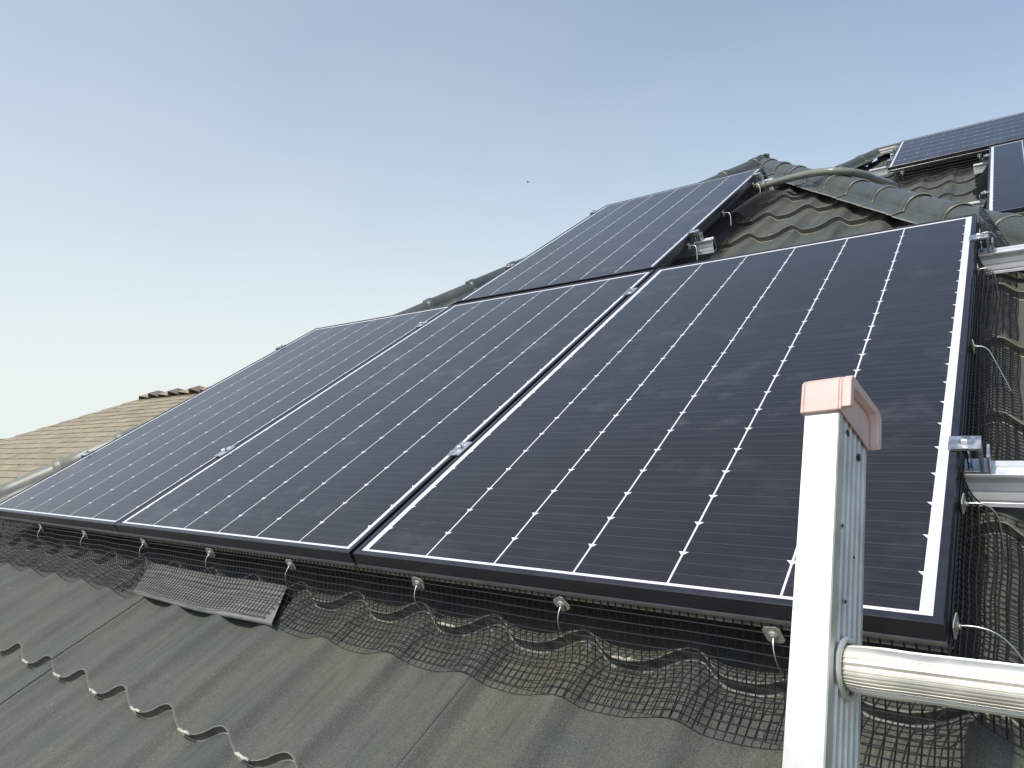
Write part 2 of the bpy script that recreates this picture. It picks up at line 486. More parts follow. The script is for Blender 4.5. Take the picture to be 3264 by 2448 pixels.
# side faces of the wing: level lines run along world +y
UPZ = Vector((0, sp_, cp_)); YV = Vector((0, cp_, -sp_)); XV = Vector((1, 0, 0))
for sgn, H in ((1, HR), (-1, HL)):
    nrm = H.cross(YV) if sgn < 0 else YV.cross(H)
    nrm.normalize()
    if nrm.dot(UPZ) < 0: nrm = -nrm
    upd = (UPZ - nrm*UPZ.dot(nrm)).normalized()
    lev = upd.cross(nrm).normalized()            # level direction, to the right when facing the face
    fr = Matrix.Identity(4)
    for i in range(3):
        fr[i][0] = lev[i]; fr[i][1] = upd[i]; fr[i][2] = nrm[i]; fr[i][3] = APEX[i] - nrm[i]*.085
    inv = fr.inverted()
    hd = (inv.to_3x3() @ H)                      # hip direction in the face
    hn = Vector((-hd.y, hd.x, 0))
    if hn.x*(1 if lev.dot(YV) > 0 else -1) > 0: hn = -hn
    ridge_n = Vector((0, 1, 0))
    zdir = 1 if lev.dot(YV) > 0 else -1
    vslope = abs(hd.y)
    Lhip = 5.55
    vmin = -Lhip*abs(hd.y)
    end = [(Vector((zdir*4.2, 0, 0)), Vector((zdir, 0, 0)))]
    planes = [(Vector((0, 0, 0)), hn.normalized()), (Vector((0, 0, 0)), ridge_n)] + end
    k = 0
    while True:
        vn = -COURSE*(k+1)
        if vn < vmin: break
        xs = [0, hd.x/hd.y*vn, zdir*4.2]
        roof_sheet(min(xs), max(xs), vn, 0.0, planes, fr, res=10, lower_left=False)
        k += 1

# ridge and hip caps: short barrel pieces with a collar and flat side flanges
def cap_run(A, D, a1, a2, s0, s1, pitch, first, r=.062, lift=0.0, pale=None):
    """A axis start, D direction (down hill), a1/a2 in-plane directions of the two faces away from the axis"""
    A = Vector(A); D = Vector(D).normalized(); a1 = Vector(a1).normalized(); a2 = Vector(a2).normalized()
    up = -(a1+a2); 
    if up.length < 1e-4: up = UPZ.copy()
    up = (up - D*up.dot(D)).normalized()
    side = D.cross(up).normalized()
    if side.dot(a1) < 0: side = -side
    s = first
    while s > s0+pitch: s -= pitch
    edges = [s0]
    while s < s1-.05:
        if s > s0+.05: edges.append(s)
        s += pitch
    edges.append(s1)
    def section(k, dz):
        """barrel of radius k with flanges running down both faces; axis point is the crown"""
        pts = []
        n = 14; half = R(98)
        c = -up*r
        b1 = a1; b2 = a2
        for i in range(n+1):
            a = -half+2*half*i/n
            pts.append(c + side*(-math.sin(a)*k) + up*(math.cos(a)*k*1.0))
        l0 = pts[0]; l1 = pts[-1]
        pl = [l0 + b1*.045 - up*.004, l0 + b1*.044]
        pr = [l1 + b2*.044, l1 + b2*.045 - up*.004]
        return pl + [l0 + b1*.004] + pts + [l1 + b2*.004] + pr
    for i in range(len(edges)-1):
        e0, e1 = edges[i], edges[i+1]
        L = e1-e0
        mb = MB()
        prof = [(0.0, 1.0), (.55*L, 1.0), (L-.040, 1.01), (L-.034, 1.09), (L-.016, 1.10), (L-.010, 1.085), (L+.004, 1.085), (L+.005, 1.02)]
        mats = [0, 0, 0, 0, 0, 0, 1]
        rows = []
        jig = random.uniform(-.002, .002)
        for (t, k) in prof:
            ctr = A + D*(e0+t) + up*(lift + jig - .003*(1-t/L))
            rows.append([ctr+p for p in section(r*k, 0)])
        mb.grid(rows, 0, True, mats)
        nc = len(rows[0])-1
        for q in range(len(mb.m)):
            if q % nc in (0, nc-1): mb.m[q] = 1
        part('ridge_cap', mb, [M_CAP_GLINT if pale is not None and e0 > pale else M_CAP, M_TILE_EDGE], house)
a1R = (Vector((-1.80, -1, 0))).normalized()                  # from right hip into the front face
a1L = (Vector((1.729, -1, 0))).normalized()
def side_dir(H, sgn):
    nrm = (YV.cross(H) if sgn > 0 else H.cross(YV)).normalized()
    if nrm.dot(UPZ) < 0: nrm = -nrm
    d = nrm.cross(H).normalized()
    if d.dot(XV)*sgn < 0: d = -d
    return d
a2R = side_dir(HR, 1); a2L = side_dir(HL, -1)
cap_run(APEX+Vector((0, 0, -.008)), HR, a1R, a2R, .0, 5.4, .2715, .232, r=.056)
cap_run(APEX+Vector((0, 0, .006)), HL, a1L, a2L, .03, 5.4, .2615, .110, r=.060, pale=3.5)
# wing ridge going back from the apex
def side_down(H, sgn):
    nrm = (YV.cross(H) if sgn > 0 else H.cross(YV)).normalized()
    if nrm.dot(UPZ) < 0: nrm = -nrm
    upd = (UPZ - nrm*UPZ.dot(nrm)).normalized()
    return -upd
cap_run(APEX, YV, side_down(HR, 1), side_down(HL, -1), .0, 1.5, .27, .27)
# caps of the rear roof
sd2 = side_dir(H2D, -1)
cap_run(H2, H2D, Vector((1.75, -1, 0)), sd2, 0.0, 2.0, .2715, .25)
back = Vector((0, math.cos(2*PITCH), -math.sin(2*PITCH)))
cap_run(H2, Vector((1, 0, 0)), Vector((0, -1, 0)), back, 0.0, 4.6, .2715, .25)
# end plug at the apex
mb = MB()
for t in range(5):
    mb.box((APEX.x-.035+t*.016, APEX.y-.02, -.062), (APEX.x-.022+t*.016, APEX.y+.02, -.035+.005*(t % 2)))
part('apex_plug', mb, M_CAP, house)
# back slope of rear roof
mb = MB()
p0 = H2 + Vector((0, 0, -.1)); p1 = p0 + Vector((5, 0, 0))
mb.quad(p0, p1, p1+back*4, p0+back*4)
part('rear_roof_slope', mb, M_TILE, house)

# sealant blobs on the valley noses of the lower course, and screws
def bead(u0, vn, n=5, dw=0):
    mb = MB()
    pts = []; rr = []
    for i in range(n+1):
        u = u0 + .042*i/n
        pts.append((u, vn-.0012+wave(u)*.95+random.uniform(-.0012, .0012), -.106+wave(u)+.0006+dw+random.uniform(-.0004, .0008)))
        rr.append(.0034*(1 if i % 2 else .72)*(.6 if i in (0, n) else 1))
    mb.tube(pts, .003, 7, rr=rr)
    part('sealant_bead', mb, M_SEAL, house)
for k in range(-8, 4):
    bead(CREST0+PITCHU*k+.050+random.uniform(-.003, .004), NOSE0-COURSE)
for k in (0, 2):
    bead(CREST0+PITCHU*k+.055, NOSE0, 4)
for u, v in ((-.775, -.375), (.30, -.005), (.497, -.004), (.31, 2.40), (.13, 2.74), (.32, 2.74), (.42, 2.40), (.22, 2.405), (.14, 3.09)):
    mb = MB(); ww = surf(u, v)
    mb.cyl((u, v, ww-.001), (0, 0, 1), .0085, .002, 14)
    mb.cyl((u, v, ww+.001), (0, 0, 1), .0045, .0045, 6)
    part('roof_screw', mb, M_STEEL if v > -.1 else M_PLATE, house)
# walls and fascia
mb = MB()
def toW(p): return tuple(ROOF @ Vector(p))
eave = toW((0, -.682, -.13))
WI = ROOF.inverted()
def wbox(mb, a, b):
    n = len(mb.v); tmp = MB(); tmp.box(a, b)
    for p in tmp.v: mb.v.append(tuple(WI @ Vector(p)))
    for f in tmp.f: mb.face(tuple(n+i for i in f))
wbox(mb, (-2.55, eave[1]+.42, 0), (2.2, 3.4, eave[2]-.12))
wbox(mb, (-.6, 3.41, 0), (5.8, 9.5, eave[2]-.12))
wbox(mb, (2.21, 1.1, 0), (5.3, 3.40, eave[2]-.12))
part('wall', mb, M_WALL, house)
mb = MB(); wbox(mb, (-2.90, eave[1]+.06, eave[2]-.20), (2.56, eave[1]+.085, eave[2]-.035)); part('fascia', mb, M_FASCIA, house)
mb = MB(); wbox(mb, (-2.88, eave[1]+.088, eave[2]-.15), (2.54, eave[1]+.44, eave[2]-.135)); part('soffit', mb, M_WALL, house)

# ------------------------------------------------------------------ solar panels
PW, PH = .998, 1.690
def build_panel(label, base, landscape=False):
    root = empty('solar_panel', base, label, 'solar panel', 'black solar panels on the roof')
    # frame
    prof = [(0, -.0012), (.0012, 0), (.0105, 0), (.0112, -.0022), (.0112, -.034), (.030, -.034), (.030, -.040), (-.0030, -.040), (-.0048, -.0385), (-.0014, -.0280), (0, -.0268)]
    mb = MB()
    corners = [(0, 0), (PW, 0), (PW, PH), (0, PH)]
    inw = [((1, 1)), ((-1, 1)), ((-1, -1)), ((1, -1))]
    L = len(prof)
    for s in range(4):
        c0 = corners[s]; c1 = corners[(s+1) % 4]; i0 = inw[s]; i1 = inw[(s+1) % 4]
        n = len(mb.v)
        for (c, iv) in ((c0, i0), (c1, i1)):
            for (d, w_) in prof: mb.v.append((c[0]+iv[0]*d, c[1]+iv[1]*d, w_))
        for i in range(L):
            j = (i+1) % L
            mb.face((n+i, n+L+i, n+L+j, n+j), 1 if i in (7, 8) else 0)
    fr = part('frame', mb, [M_FRAME, M_LIP], root, (0, 0, 0))
    mb = MB(); mb.box((.009, .009, -.0068), (PW-.009, PH-.009, -.0030)); mb.m[0] = 1; part('back_sheet', mb, [M_BACK, M_UNDER], root, (0, 0, 0))
    # six columns of shingled cells; the top corners of each cell are cut off
    t0 = .0907-.0752; pitch = .0752
    mb = MB()
    cw = .1587-.0036
    for k in range(22):
        v0 = max(t0+pitch*k, .0190); v1 = t0+pitch*(k+1)-(0.0 if k < 21 else .004)
        z = -.00285
        hx, hy = .0066, .0080
        if k == 21: pts = [(0, v0, z), (cw, v0, z), (cw, v1, z), (0, v1, z)]
        else: pts = [(0, v0, z), (cw, v0, z), (cw, v1-hy, z), (cw-hx, v1, z), (hx, v1, z), (0, v1-hy, z)]
        mb.poly(pts)
    me = mb.mesh('cell_column'); me.materials.append(M_CELL)
    for c in range(6):
        o = bpy.data.objects.new('cell_column', me); C.objects.link(o); o.parent = root
        o.matrix_local = Matrix.Translation((.0242+.0018+.1583*c, 0, 0))
    mb = MB(); mb.box((.40, PH-.22, -.026), (.60, PH-.12, -.0070)); part('junction_box', mb, M_UNDER, root, (0, 0, 0))
    return root
G1, G2, G3, DX = .0116, .0060, .0402, -.0167
P_R = (0, 0, 0); P_M = (-(PW+G1), 0, 0); P_L = (-(2*PW+G1+G2), 0, 0); P_T = (-(PW+G1)+DX, PH+G3, 0)
W2 = -.53
P_2P = (.962, 3.60, W2)
pan = build_panel('nearest black solar panel, right of the lower row, behind the ladder top', P_R)
def panel(label, base, rot=None):
    mt = ROOF @ Matrix.Translation(base)
    if rot is not None: mt = mt @ rot
    return dup(pan, mt, label)
panel('middle black solar panel of the lower row of three', P_M)
panel('farthest black solar panel of the lower row, beside the tan shingle roof', P_L)
panel('black solar panel standing alone in the upper row, below the roof apex', P_T)
panel('upright black solar panel on the rear roof, cut by the right picture edge', P_2P)
P_2L = (.325+PH, 5.345, W2)
panel('black solar panel lying lengthwise on the rear roof, highest of all panels', P_2L, Matrix.Rotation(R(90), 4, 'Z'))

# ------------------------------------------------------------------ rails
def rail_profile():
    # (v, w) from the top, 40 mm wide and 56 mm high, ribbed front
    return [(-.020, 0), (-.006, 0), (-.006, -.004), (.006, -.004), (.006, 0), (.020, 0), (.020, -.056), (-.0222, -.056), (-.0208, -.050), (-.0185, -.049), (-.0182, -.046), (-.0202, -.045),
            (-.0176, -.034), (-.0158, -.033), (-.0155, -.031), (-.0172, -.030), (-.0135, -.0185), (-.0030, -.0168), (-.0030, -.0056), (-.020, -.004)]
def rail(u0, u1, v, wt, label, group):
    base = (u0, v, wt)
    mb = MB()
    P = rail_profile()
    mb.extrude([(a, b) for a, b in P], (u0, v, wt), (0, 1, 0), (0, 0, 1), (u1-u0, 0, 0), caps=False)
    # hollow inside with end rims
    inner = [(-.0005, -.008), (.017, -.008), (.017, -.053), (-.0150, -.053), (-.0098, -.0215), (-.0005, -.0205)]
    mb.extrude([(a, b) for a, b in inner], (u0, v, wt), (0, 1, 0), (0, 0, 1), (u1-u0, 0, 0), 1, caps=False)
    for u, flip in ((u0, False), (u1, True)):
        bm = bmesh.new()
        def loop(pr):
            vs = [bm.verts.new((u, v+a, wt+b)) for a, b in pr]
            return [bm.edges.new((vs[i], vs[(i+1) % len(vs)])) for i in range(len(vs))]
        es = loop(P) + loop(inner)
        bmesh.ops.triangle_fill(bm, use_beauty=True, use_dissolve=False, edges=es)
        n = len(mb.v); bm.verts.index_update()
        mb.v += [tuple(x.co) for x in bm.verts]
        for f in bm.faces: mb.face(tuple(n+x.index for x in f.verts))
        bm.free()
    return single('mounting_rail', mb, [M_ALU, M_DARK], base, label, 'rail', group)
GR = 'aluminium rails under the solar panels'
V1, V2 = .390, 1.445
rail(-2.06, 1.60, V1, -.0405, 'silver ribbed rail beside the ladder, nearest one sticking out to the right', GR)
rail(-2.06, 1.42, V2, -.0405, 'silver ribbed rail sticking out at the upper corner of the nearest panel', GR)
VT1, VT2 = 2.17, 3.225
rail(-1.06, .055, VT1, -.0405, 'short silver rail end below the lone upper panel, above the lower row', GR)
rail(-1.06, .060, VT2, -.0405, 'short silver rail end at the top of the lone upper panel by the conduit', GR)
rail(.165, 3.2, 5.60, W2-.0405, 'lower silver rail end left of the lengthwise rear panel', GR)
rail(.265, 3.2, 6.08, W2-.0405, 'upper silver rail end left of the lengthwise rear panel', GR)
rail(.872, 3.2, 5.00, W2-.0405, 'silver rail end beside the top of the upright rear panel', GR)
rail(.83, 3.2, 4.02, W2-.0405, 'silver rail end beside the lower part of the upright rear panel, cut by the ridge', GR)

# ------------------------------------------------------------------ clamps
def hexbolt(mb, c, r=.0078, h=.0062):
    mb.cyl(c, (0, 0, 1), r*1.42, .0018, 18)
    mb.cyl((c[0], c[1], c[2]+.0018), (0, 0, 1), r*1.05, h-.001, 6)
    mb.cyl((c[0], c[1], c[2]+h+.0008), (0, 0, 1), r*1.05, .0012, 6, r2=r*.8)
def mid_clamp(base, label):
    root = empty('mid_clamp', base, label, 'clamp', 'clamps between the panels')
    mb = MB(); mb.box((-.017, -.030, .0012), (.017, .030, .0048)); mb.box((-.004, -.018, -.036), (.004, .018, .0010))
    part('plate', mb, M_ALU_SAT, root, (0, 0, 0))
    mb = MB(); hexbolt(mb, (0, 0, .0050)); part('bolt', mb, M_STEEL, root, (0, 0, 0))
    return root
mc = mid_clamp((-G1/2-.004, V1, 0), 'silver clamp bridging nearest and middle panels, lower one, left of the ladder top')
def place(src, base, label, rot=None):
    mt = ROOF @ Matrix.Translation(base)
    if rot is not None: mt = mt @ rot
    return dup(src, mt, label)
place(mc, (-G1/2-.004, V2, 0), 'silver clamp bridging nearest and middle panels, upper one near the lone panel corner')
place(mc, (-(PW+G1+G2/2)-.002, V1, 0), 'silver clamp bridging middle and farthest panels, lower one')
place(mc, (-(PW+G1+G2/2)-.002, V2, 0), 'silver clamp bridging middle and farthest panels, upper one by the dark hip')
def end_clamp(base, label):
    root = empty('end_clamp', base, label, 'clamp', 'end clamps on the panel edges')
    mb = MB()
    mb.box((-.012, -.019, .0012), (.030, .019, .0048))            # plate over the frame
    mb.box((.026, -.019, -.036), (.030, .019, .0012))             # leg
    mb.box((.006, -.019, -.0400), (.0259, .019, -.0362))          # foot
    mb.box((.036, -.019, -.0400), (.0395, .019, -.010))           # second upright tab
    mb.box((.0301, -.019, -.0400), (.0359, .019, -.0350))
    part('bracket', mb, M_ALU_SAT, root, (0, 0, 0))
    mb = MB(); hexbolt(mb, (.011, 0, .0050)); mb.cyl((.013, -.004, -.036), (0, 0, 1), .0034, .037, 10)
    part('bolt', mb, M_STEEL, root, (0, 0, 0))
    return root
ec = end_clamp((PW, V1, 0), 'silver end clamp with hex bolt over the nearest rail, right of the ladder')
RZ = Matrix.Rotation(R(180), 4, 'Z')
place(ec, (PW, V2, 0), 'silver end clamp with hex bolt at the upper right corner of the nearest panel')
place(ec, (-(2*PW+G1+G2), V1, 0), 'small end clamp on the far edge of the farthest lower panel, lower one', RZ)
place(ec, (-(2*PW+G1+G2), V2, 0), 'small end clamp on the farthest lower panel, upper one against the sky', RZ)
place(ec, (P_T[0]+PW, VT1, 0), 'silver end clamp above the lower rail end of the lone upper panel')
place(ec, (P_T[0]+PW, VT2, 0), 'silver end clamp at the top of the lone upper panel by the conduit')
place(ec, (P_T[0], VT1+.06, 0), 'small end clamp on the lone upper panel, in front of the hip cap', RZ)
place(ec, (P_T[0], VT2+.04, 0), 'small end clamp on the lone upper panel, seen against the sky', RZ)
place(ec, (P_2P[0], 5.00, W2), 'end clamp on the upright rear panel, upper one', RZ)
place(ec, (P_2P[0], 4.02, W2), 'end clamp on the upright rear panel, lower one near the ridge', RZ)
place(ec, (.325, 5.60, W2), 'end clamp on the lengthwise rear panel, lower one', RZ)
place(ec, (.325, 6.08, W2), 'end clamp on the lengthwise rear panel, upper one', RZ)

# ------------------------------------------------------------------ bird guard wire mesh
CELL = .0127
def sn(x, s): return math.sin(x*7.1+s)*.5+math.sin(x*17.3+s*2.1)*.3+math.sin(x*41.7+s*3.3)*.2
def lerp_path(path, n):
    P = [Vector(p) for p in path]
    L = [0]
    for i in range(1, len(P)): L.append(L[-1]+(P[i]-P[i-1]).length)
    out = []
    for k in range(n+1):
        s = L[-1]*k/n
        i = 1
        while i < len(L)-1 and L[i] < s: i += 1
        f = (s-L[i-1])/max(1e-9, L[i]-L[i-1])
        out.append(P[i-1].lerp(P[i], f))
    return out
def smooth_path(pts, it=2):
    for _ in range(it):
        pts = [pts[0]]+[(pts[i-1]+pts[i]*2+pts[i+1])/4 for i in range(1, len(pts)-1)]+[pts[-1]]
    return pts
def skirt(curve, t0, t1, nrow, label, base, r=.00102, skip=None, mat=None, strays=()):
    """curve(t) -> list of nrow+1 points from the frame to the roof; wires both ways"""
    n = int(round((t1-t0)/CELL))
    cols = []
    for i in range(n+1):
        t = t0+(t1-t0)*i/n
        cols.append(curve(t))
    mb = MB()
    for i, c in enumerate(cols):
        t = t0+(t1-t0)*i/n
        if skip and skip(t): continue
        j = random.uniform(-.0012, .0012)
        mb.tube([(p[0], p[1], p[2]) for p in c], r, 4, cap=False)
    for k in range(nrow+1):
        run = []
        for i, c in enumerate(cols):
            t = t0+(t1-t0)*i/n
            if skip and skip(t):
                if len(run) > 1: mb.tube(run, r, 4, cap=False)
                run = []
            else:
                run.append(c[k] + (c[k]-c[max(0, k-1)])*0)
        if len(run) > 1: mb.tube(run, r, 4, cap=False)
    for p in strays: mb.tube(smooth_path(lerp_path(p, 8), 2), r, 4, cap=False)
    return single('bird_guard_mesh', mb, mat or M_WIRE, base, label, 'wire mesh', 'black wire mesh skirts around the panels')
def front_curve(u):
    a = sn(u, 1.0); b = sn(u*.8, 2.4); c = sn(u*.5, 4.2)
    over = sm((u+.90)/.04)*sm((-.20-u)/.03)          # rides over the loose plate
    wv = lambda vv, k: max(surf(u, vv)*k + (1-k)*(surf(u, vv)-wave(u)-.002), -.5+over*(.5-.1035+(vv+.014)*.09))
    ve = -.110+.007*b
    path = [(u, -.0035, -.031), (u+.001*a, -.0060, -.044), (u+.003*a, -.014+.003*a, -.066), (u+.003*b, -.030+.004*b, -.0865+.002*a), (u+.003*c, -.052+.003*c, wv(-.052, .3)+.010+.002*b),
            (u+.002*a, -.080+.004*b, wv(-.08, .2)+.005), (u+.002*a, ve, wv(ve, .22)+.003+.0015*a)]
    return smooth_path(lerp_path(path, 11), 2)
skirt(front_curve, -2.03, 1.006, 11, 'long black wire mesh along the lower edge of the bottom row', (-1, -.05, -.08))
def side_curve(v):
    a = sn(v, 3.0); b = sn(v*.9, 5.1)
    u0 = PW
    ue = 1.076+.004*b
    path = [(u0+.0035, v, -.030), (u0+.006, v+.002*a, -.048), (u0+.013+.006*a, v+.004*a, -.070), (u0+.028+.006*b, v+.004*b, -.093+.004*a),
            (u0+.050+.003*a, v+.003*a, surf(u0+.05, v)*.25+(-.120)*.75+.008), (ue, v-.002*a, surf(ue, v)*.5-.0620+.004)]
    return smooth_path(lerp_path(path, 9), 2)
STRAYS = [[(1.002, -.006, -.040), (.975, -.020, -.052), (.940, -.034, -.066)], [(1.008, -.010, -.056), (.985, -.030, -.068), (.958, -.046, -.082)], [(1.014, -.016, -.070), (1.000, -.036, -.082), (.985, -.052, -.093)],
          [(1.004, -.004, -.046), (.972, -.012, -.060), (.955, -.030, -.058)], [(1.012, -.012, -.064), (1.026, -.030, -.060), (1.020, -.046, -.074)], [(1.006, 1.20, -.040), (1.018, 1.23, -.030), (1.012, 1.26, -.045)], [(1.006, .98, -.042), (1.020, .95, -.036), (1.016, .92, -.060)]]
skirt(side_curve, -.045, 1.69, 9, 'black wire mesh down the right edge of the nearest panel', (1.02, .8, -.08), r=.0013, strays=STRAYS, skip=lambda t: abs(t-V1) < .027 or abs(t-V2) < .027)
def t_curve(v):
    a = sn(v, 6.0); b = sn(v*.9, 1.7)
    u0 = P_T[0]+PW
    path = [(u0+.003, v, -.030), (u0+.008, v, -.052), (u0+.024+.008*a, v+.004*a, -.078), (u0+.048+.006*b, v, -.103), (u0+.078+.010*b, v, surf(u0+.07, v)*.5-.0620+.006)]
    return smooth_path(lerp_path(path, 9), 2)
skirt(t_curve, 1.75, 3.42, 9, 'black wire mesh down the right edge of the lone upper panel', (P_T[0]+PW+.03, 2.5, -.08), r=.0013, mat=M_WIRE_D, skip=lambda t: abs(t-VT1) < .027 or abs(t-VT2) < .027)
def rear_curve(u):
    a = sn(u, 6.6)
    v0 = P_2L[1]
    path = [(u, v0-.004, W2-.03), (u, v0-.012+.004*a, W2-.06), (u, v0-.05+.01*a, W2-.10), (u, v0-.16+.02*a, WC2+wave(u, CREST2)*.5-.010)]
    return smooth_path(lerp_path(path, 8), 2)
skirt(rear_curve, .33, .96, 8, 'black wire mesh under the lengthwise rear panel', (.65, P_2L[1], W2-.08), r=.0016, mat=M_WIRE_D)
def rear_side(v):
    a = sn(v, 2.6); u0 = P_2P[0]
    path = [(u0-.004, v, W2-.03), (u0-.012, v, W2-.06), (u0-.035+.008*a, v, W2-.09), (u0-.085+.01*a, v, WC2-.02)]
    return smooth_path(lerp_path(path, 6), 2)
skirt(rear_side, 3.62, 5.25, 6, 'black wire mesh left of the upright rear panel', (P_2P[0]-.03, 4.4, W2-.08), r=.0014, mat=M_WIRE_D, skip=lambda t: abs(t-5.0) < .027 or abs(t-4.02) < .027)
# bent loose piece standing off the upper panel's skirt
def flap_curve(v):
    u0 = P_T[0]+PW
    f = (v-2.55)/.55
    lift = math.sin(max(0, min(1, f))*math.pi)
    path = [(u0+.020+.02*f, v, -.045-.03*f), (u0+.05+.05*f, v+.02, -.040+.012*lift-.035*f), (u0+.08+.07*f, v+.01, -.055-.03*f), (u0+.10+.075*f, v-.01, -.085-.02*f)]
    return smooth_path(lerp_path(path, 8), 2)
skirt(flap_curve, 2.60, 3.08, 8, 'loose crumpled flap of black mesh beside the lone upper panel', (.02, 2.8, -.06), r=.0011, mat=M_WIRE_D)
# corner piece over the right hip
def corner_piece():
    mb = MB()
    ue = lambda v: 1.084-(v-1.47)*.215+.003*sn(v*3, 2.0)
    wz = lambda u, v: -.016-(u-1.0)*.62+.004*sn(u*9+v*4, 1.3)
    v0, v1 = 1.475, 1.86
    k = 0
    while 1.003+CELL*k < 1.088:
        u = 1.003+CELL*k
        run = [(u+.0015*sn(v*5, k), v, wz(u, v)) for v in [v0+(v1-v0)*i/34 for i in range(35)] if u <= ue(v)]
        if len(run) > 1: mb.tube(run, .0010, 4, cap=False)
        k += 1
    n = int((v1-v0)/CELL)
    for i in range(n+1):
        v = v0+CELL*i
        run = [(1.002+(ue(v)-1.002)*t/6, v+.003*sn(t*.3+v*6, 4.0), wz(1.002+(ue(v)-1.002)*t/6, v)) for t in range(7)]
        if ue(v) > 1.006: mb.tube(run, .0010, 4, cap=False)
    mb.tube([(ue(v), v, wz(ue(v), v)) for v in [v0+(v1-v0)*i/30 for i in range(31)]], .0011, 4, cap=False)
    return single('bird_guard_mesh', mb, M_WIRE, (1.03, 1.6, -.06), 'short black mesh corner above the upper rail by the hip ridge', 'wire mesh', 'black wire mesh skirts around the panels')
corner_piece()
def left_curve(v):
    a = sn(v, 9.0); b = sn(v*.9, 4.1)
    u0 = P_L[0]
    path = [(u0-.003, v, -.030), (u0-.006, v+.002*a, -.048), (u0-.020+.006*a, v, -.075), (u0-.055+.004*b, v, -.104), (u0-.085+.005*b, v, surf(u0-.085, v)*.5-.060)]
    return smooth_path(lerp_path(path, 8), 2)
skirt(left_curve, -.03, 1.69, 8, 'black wire mesh along the far edge of the farthest lower panel', (P_L[0]-.03, .8, -.08), skip=lambda t: abs(t-V1) < .027 or abs(t-V2) < .027)

# ------------------------------------------------------------------ mesh clips: plate with a bent wire
def make_clip(base, label, rotm):
    root = bpy.data.objects.new('mesh_clip', None); C.objects.link(root)
    root.matrix_world = ROOF @ Matrix.Translation(base) @ rotm
    BASES[root.name] = (0, 0, 0)
    tag(root, label, 'clip', 'metal clips that hold the wire mesh')
    # local: x along the edge, y away from the panel, z up
    mb = MB()
    s = .0128; c = .0045
    pts = [(-s+c, -s), (s-c, -s), (s, -s+c), (s, s-c), (s-c, s), (-s+c, s), (-s, s-c), (-s, -s+c)]
    n = len(mb.v)
    for y in (.0, .0012):
        for (a, b) in pts: mb.v.append((a, y, b))
    mb.face(tuple(n+i for i in range(8))); mb.face(tuple(n+8+i for i in reversed(range(8))))
    for i in range(8):
        j = (i+1) % 8; mb.face((n+i, n+8+i, n+8+j, n+j))
    # raised boss
    mb.cyl((0, .0012, 0), (0, 1, 0), .0072, .0022, 14, r2=.0045)
    mb.cyl((0, .0034, 0), (0, 1, 0), .0032, .0022, 10)
    part('plate', mb, M_CLIP, root, (0, 0, 0))
    return root
def clip_wire(root, pts, r=.0011):
    mb = MB(); P = smooth_path(lerp_path(pts, 16), 3)
    mb.tube(P, r, 7)
    part('wire', mb, M_HOOK, root, (0, 0, 0))
FACE_FRONT = Matrix(((-1, 0, 0, 0), (0, -1, 0, 0), (0, 0, 1, 0), (0, 0, 0, 1)))
ORD = ['first metal mesh clip of the front edge, cut by the left picture side', 'second metal mesh clip of the front edge, below the farthest panel', 'third metal mesh clip of the front edge, left of the flat flashing plate',
       'fourth metal mesh clip of the front edge, above the flashing plate', 'fifth metal mesh clip of the front edge, right end of the flashing plate', 'sixth metal mesh clip of the front edge, right of the panel joint',
       'seventh metal mesh clip of the front edge, under the middle of the nearest panel', 'eighth metal mesh clip of the front edge, half hidden by the ladder']
for i, u in enumerate((-1.561, -1.234, -.868, -.538, -.219, .164, .478, .805)):
    tilt = Matrix.Rotation(random.uniform(-.35, .35), 4, 'Y')
    lean = Matrix.Rotation(random.uniform(-.16, .16), 4, 'Z')
    if i == 6: tilt = Matrix.Rotation(.55, 4, 'Y')
    rm = FACE_FRONT @ lean
    c = make_clip((u, -.0085, -.0455), ORD[i], rm @ tilt)
    inv = (rm @ tilt).inverted()
    dx = random.uniform(-.006, .008)
    ln = random.uniform(.058, .074)
    w3 = [inv @ Vector(p) for p in ((0, -.002, 0), (dx*.2, -.014, -.004), (dx*.6, -.024, -.014), (dx, -.026, -.030), (dx*1.4, -.020, -.050), (dx*1.6, -.016, -ln))]
    clip_wire(c, w3)
RIGHTROT = Matrix(((0, 1, 0, 0), (-1, 0, 0, 0), (0, 0, 1, 0), (0, 0, 0, 1)))
LAB2 = ['thin clip with curved wire at the lower right corner of the nearest panel', 'clip with wire hanging over the lower rail, right of the nearest panel', 'clip with long straight wire halfway up the right edge of the nearest panel',
        'clip with wire hanging over the upper rail', 'clip with hooked wire at the upper right corner of the nearest panel']
WR = [((0, 0, 0), (.018, 0, .004), (.042, -.004, .001), (.060, -.012, -.020), (.075, -.024, -.055)),
      ((0, 0, 0), (.012, 0, .003), (.032, -.002, .002), (.041, -.006, -.018), (.043, -.012, -.085)),
      ((0, 0, 0), (.012, 0, .003), (.024, -.003, -.002), (.036, -.02, -.03), (.058, -.045, -.085)),
      ((0, 0, 0), (.012, 0, .003), (.026, -.002, .002), (.034, -.005, -.016), (.036, -.012, -.080)),
      ((0, 0, 0), (.012, 0, .003), (.026, -.002, .002), (.036, -.005, -.016), (.042, -.012, -.065))]
for i, v in enumerate((.029, .275, .815, 1.275, 1.575)):
    rm = RIGHTROT @ Matrix.Rotation(random.uniform(-.2, .2), 4, 'Z')
    c = make_clip((1.006, v, -.028), LAB2[i], rm)
    inv = rm.inverted()
    clip_wire(c, [inv @ Vector(p) for p in WR[i]], .00125)
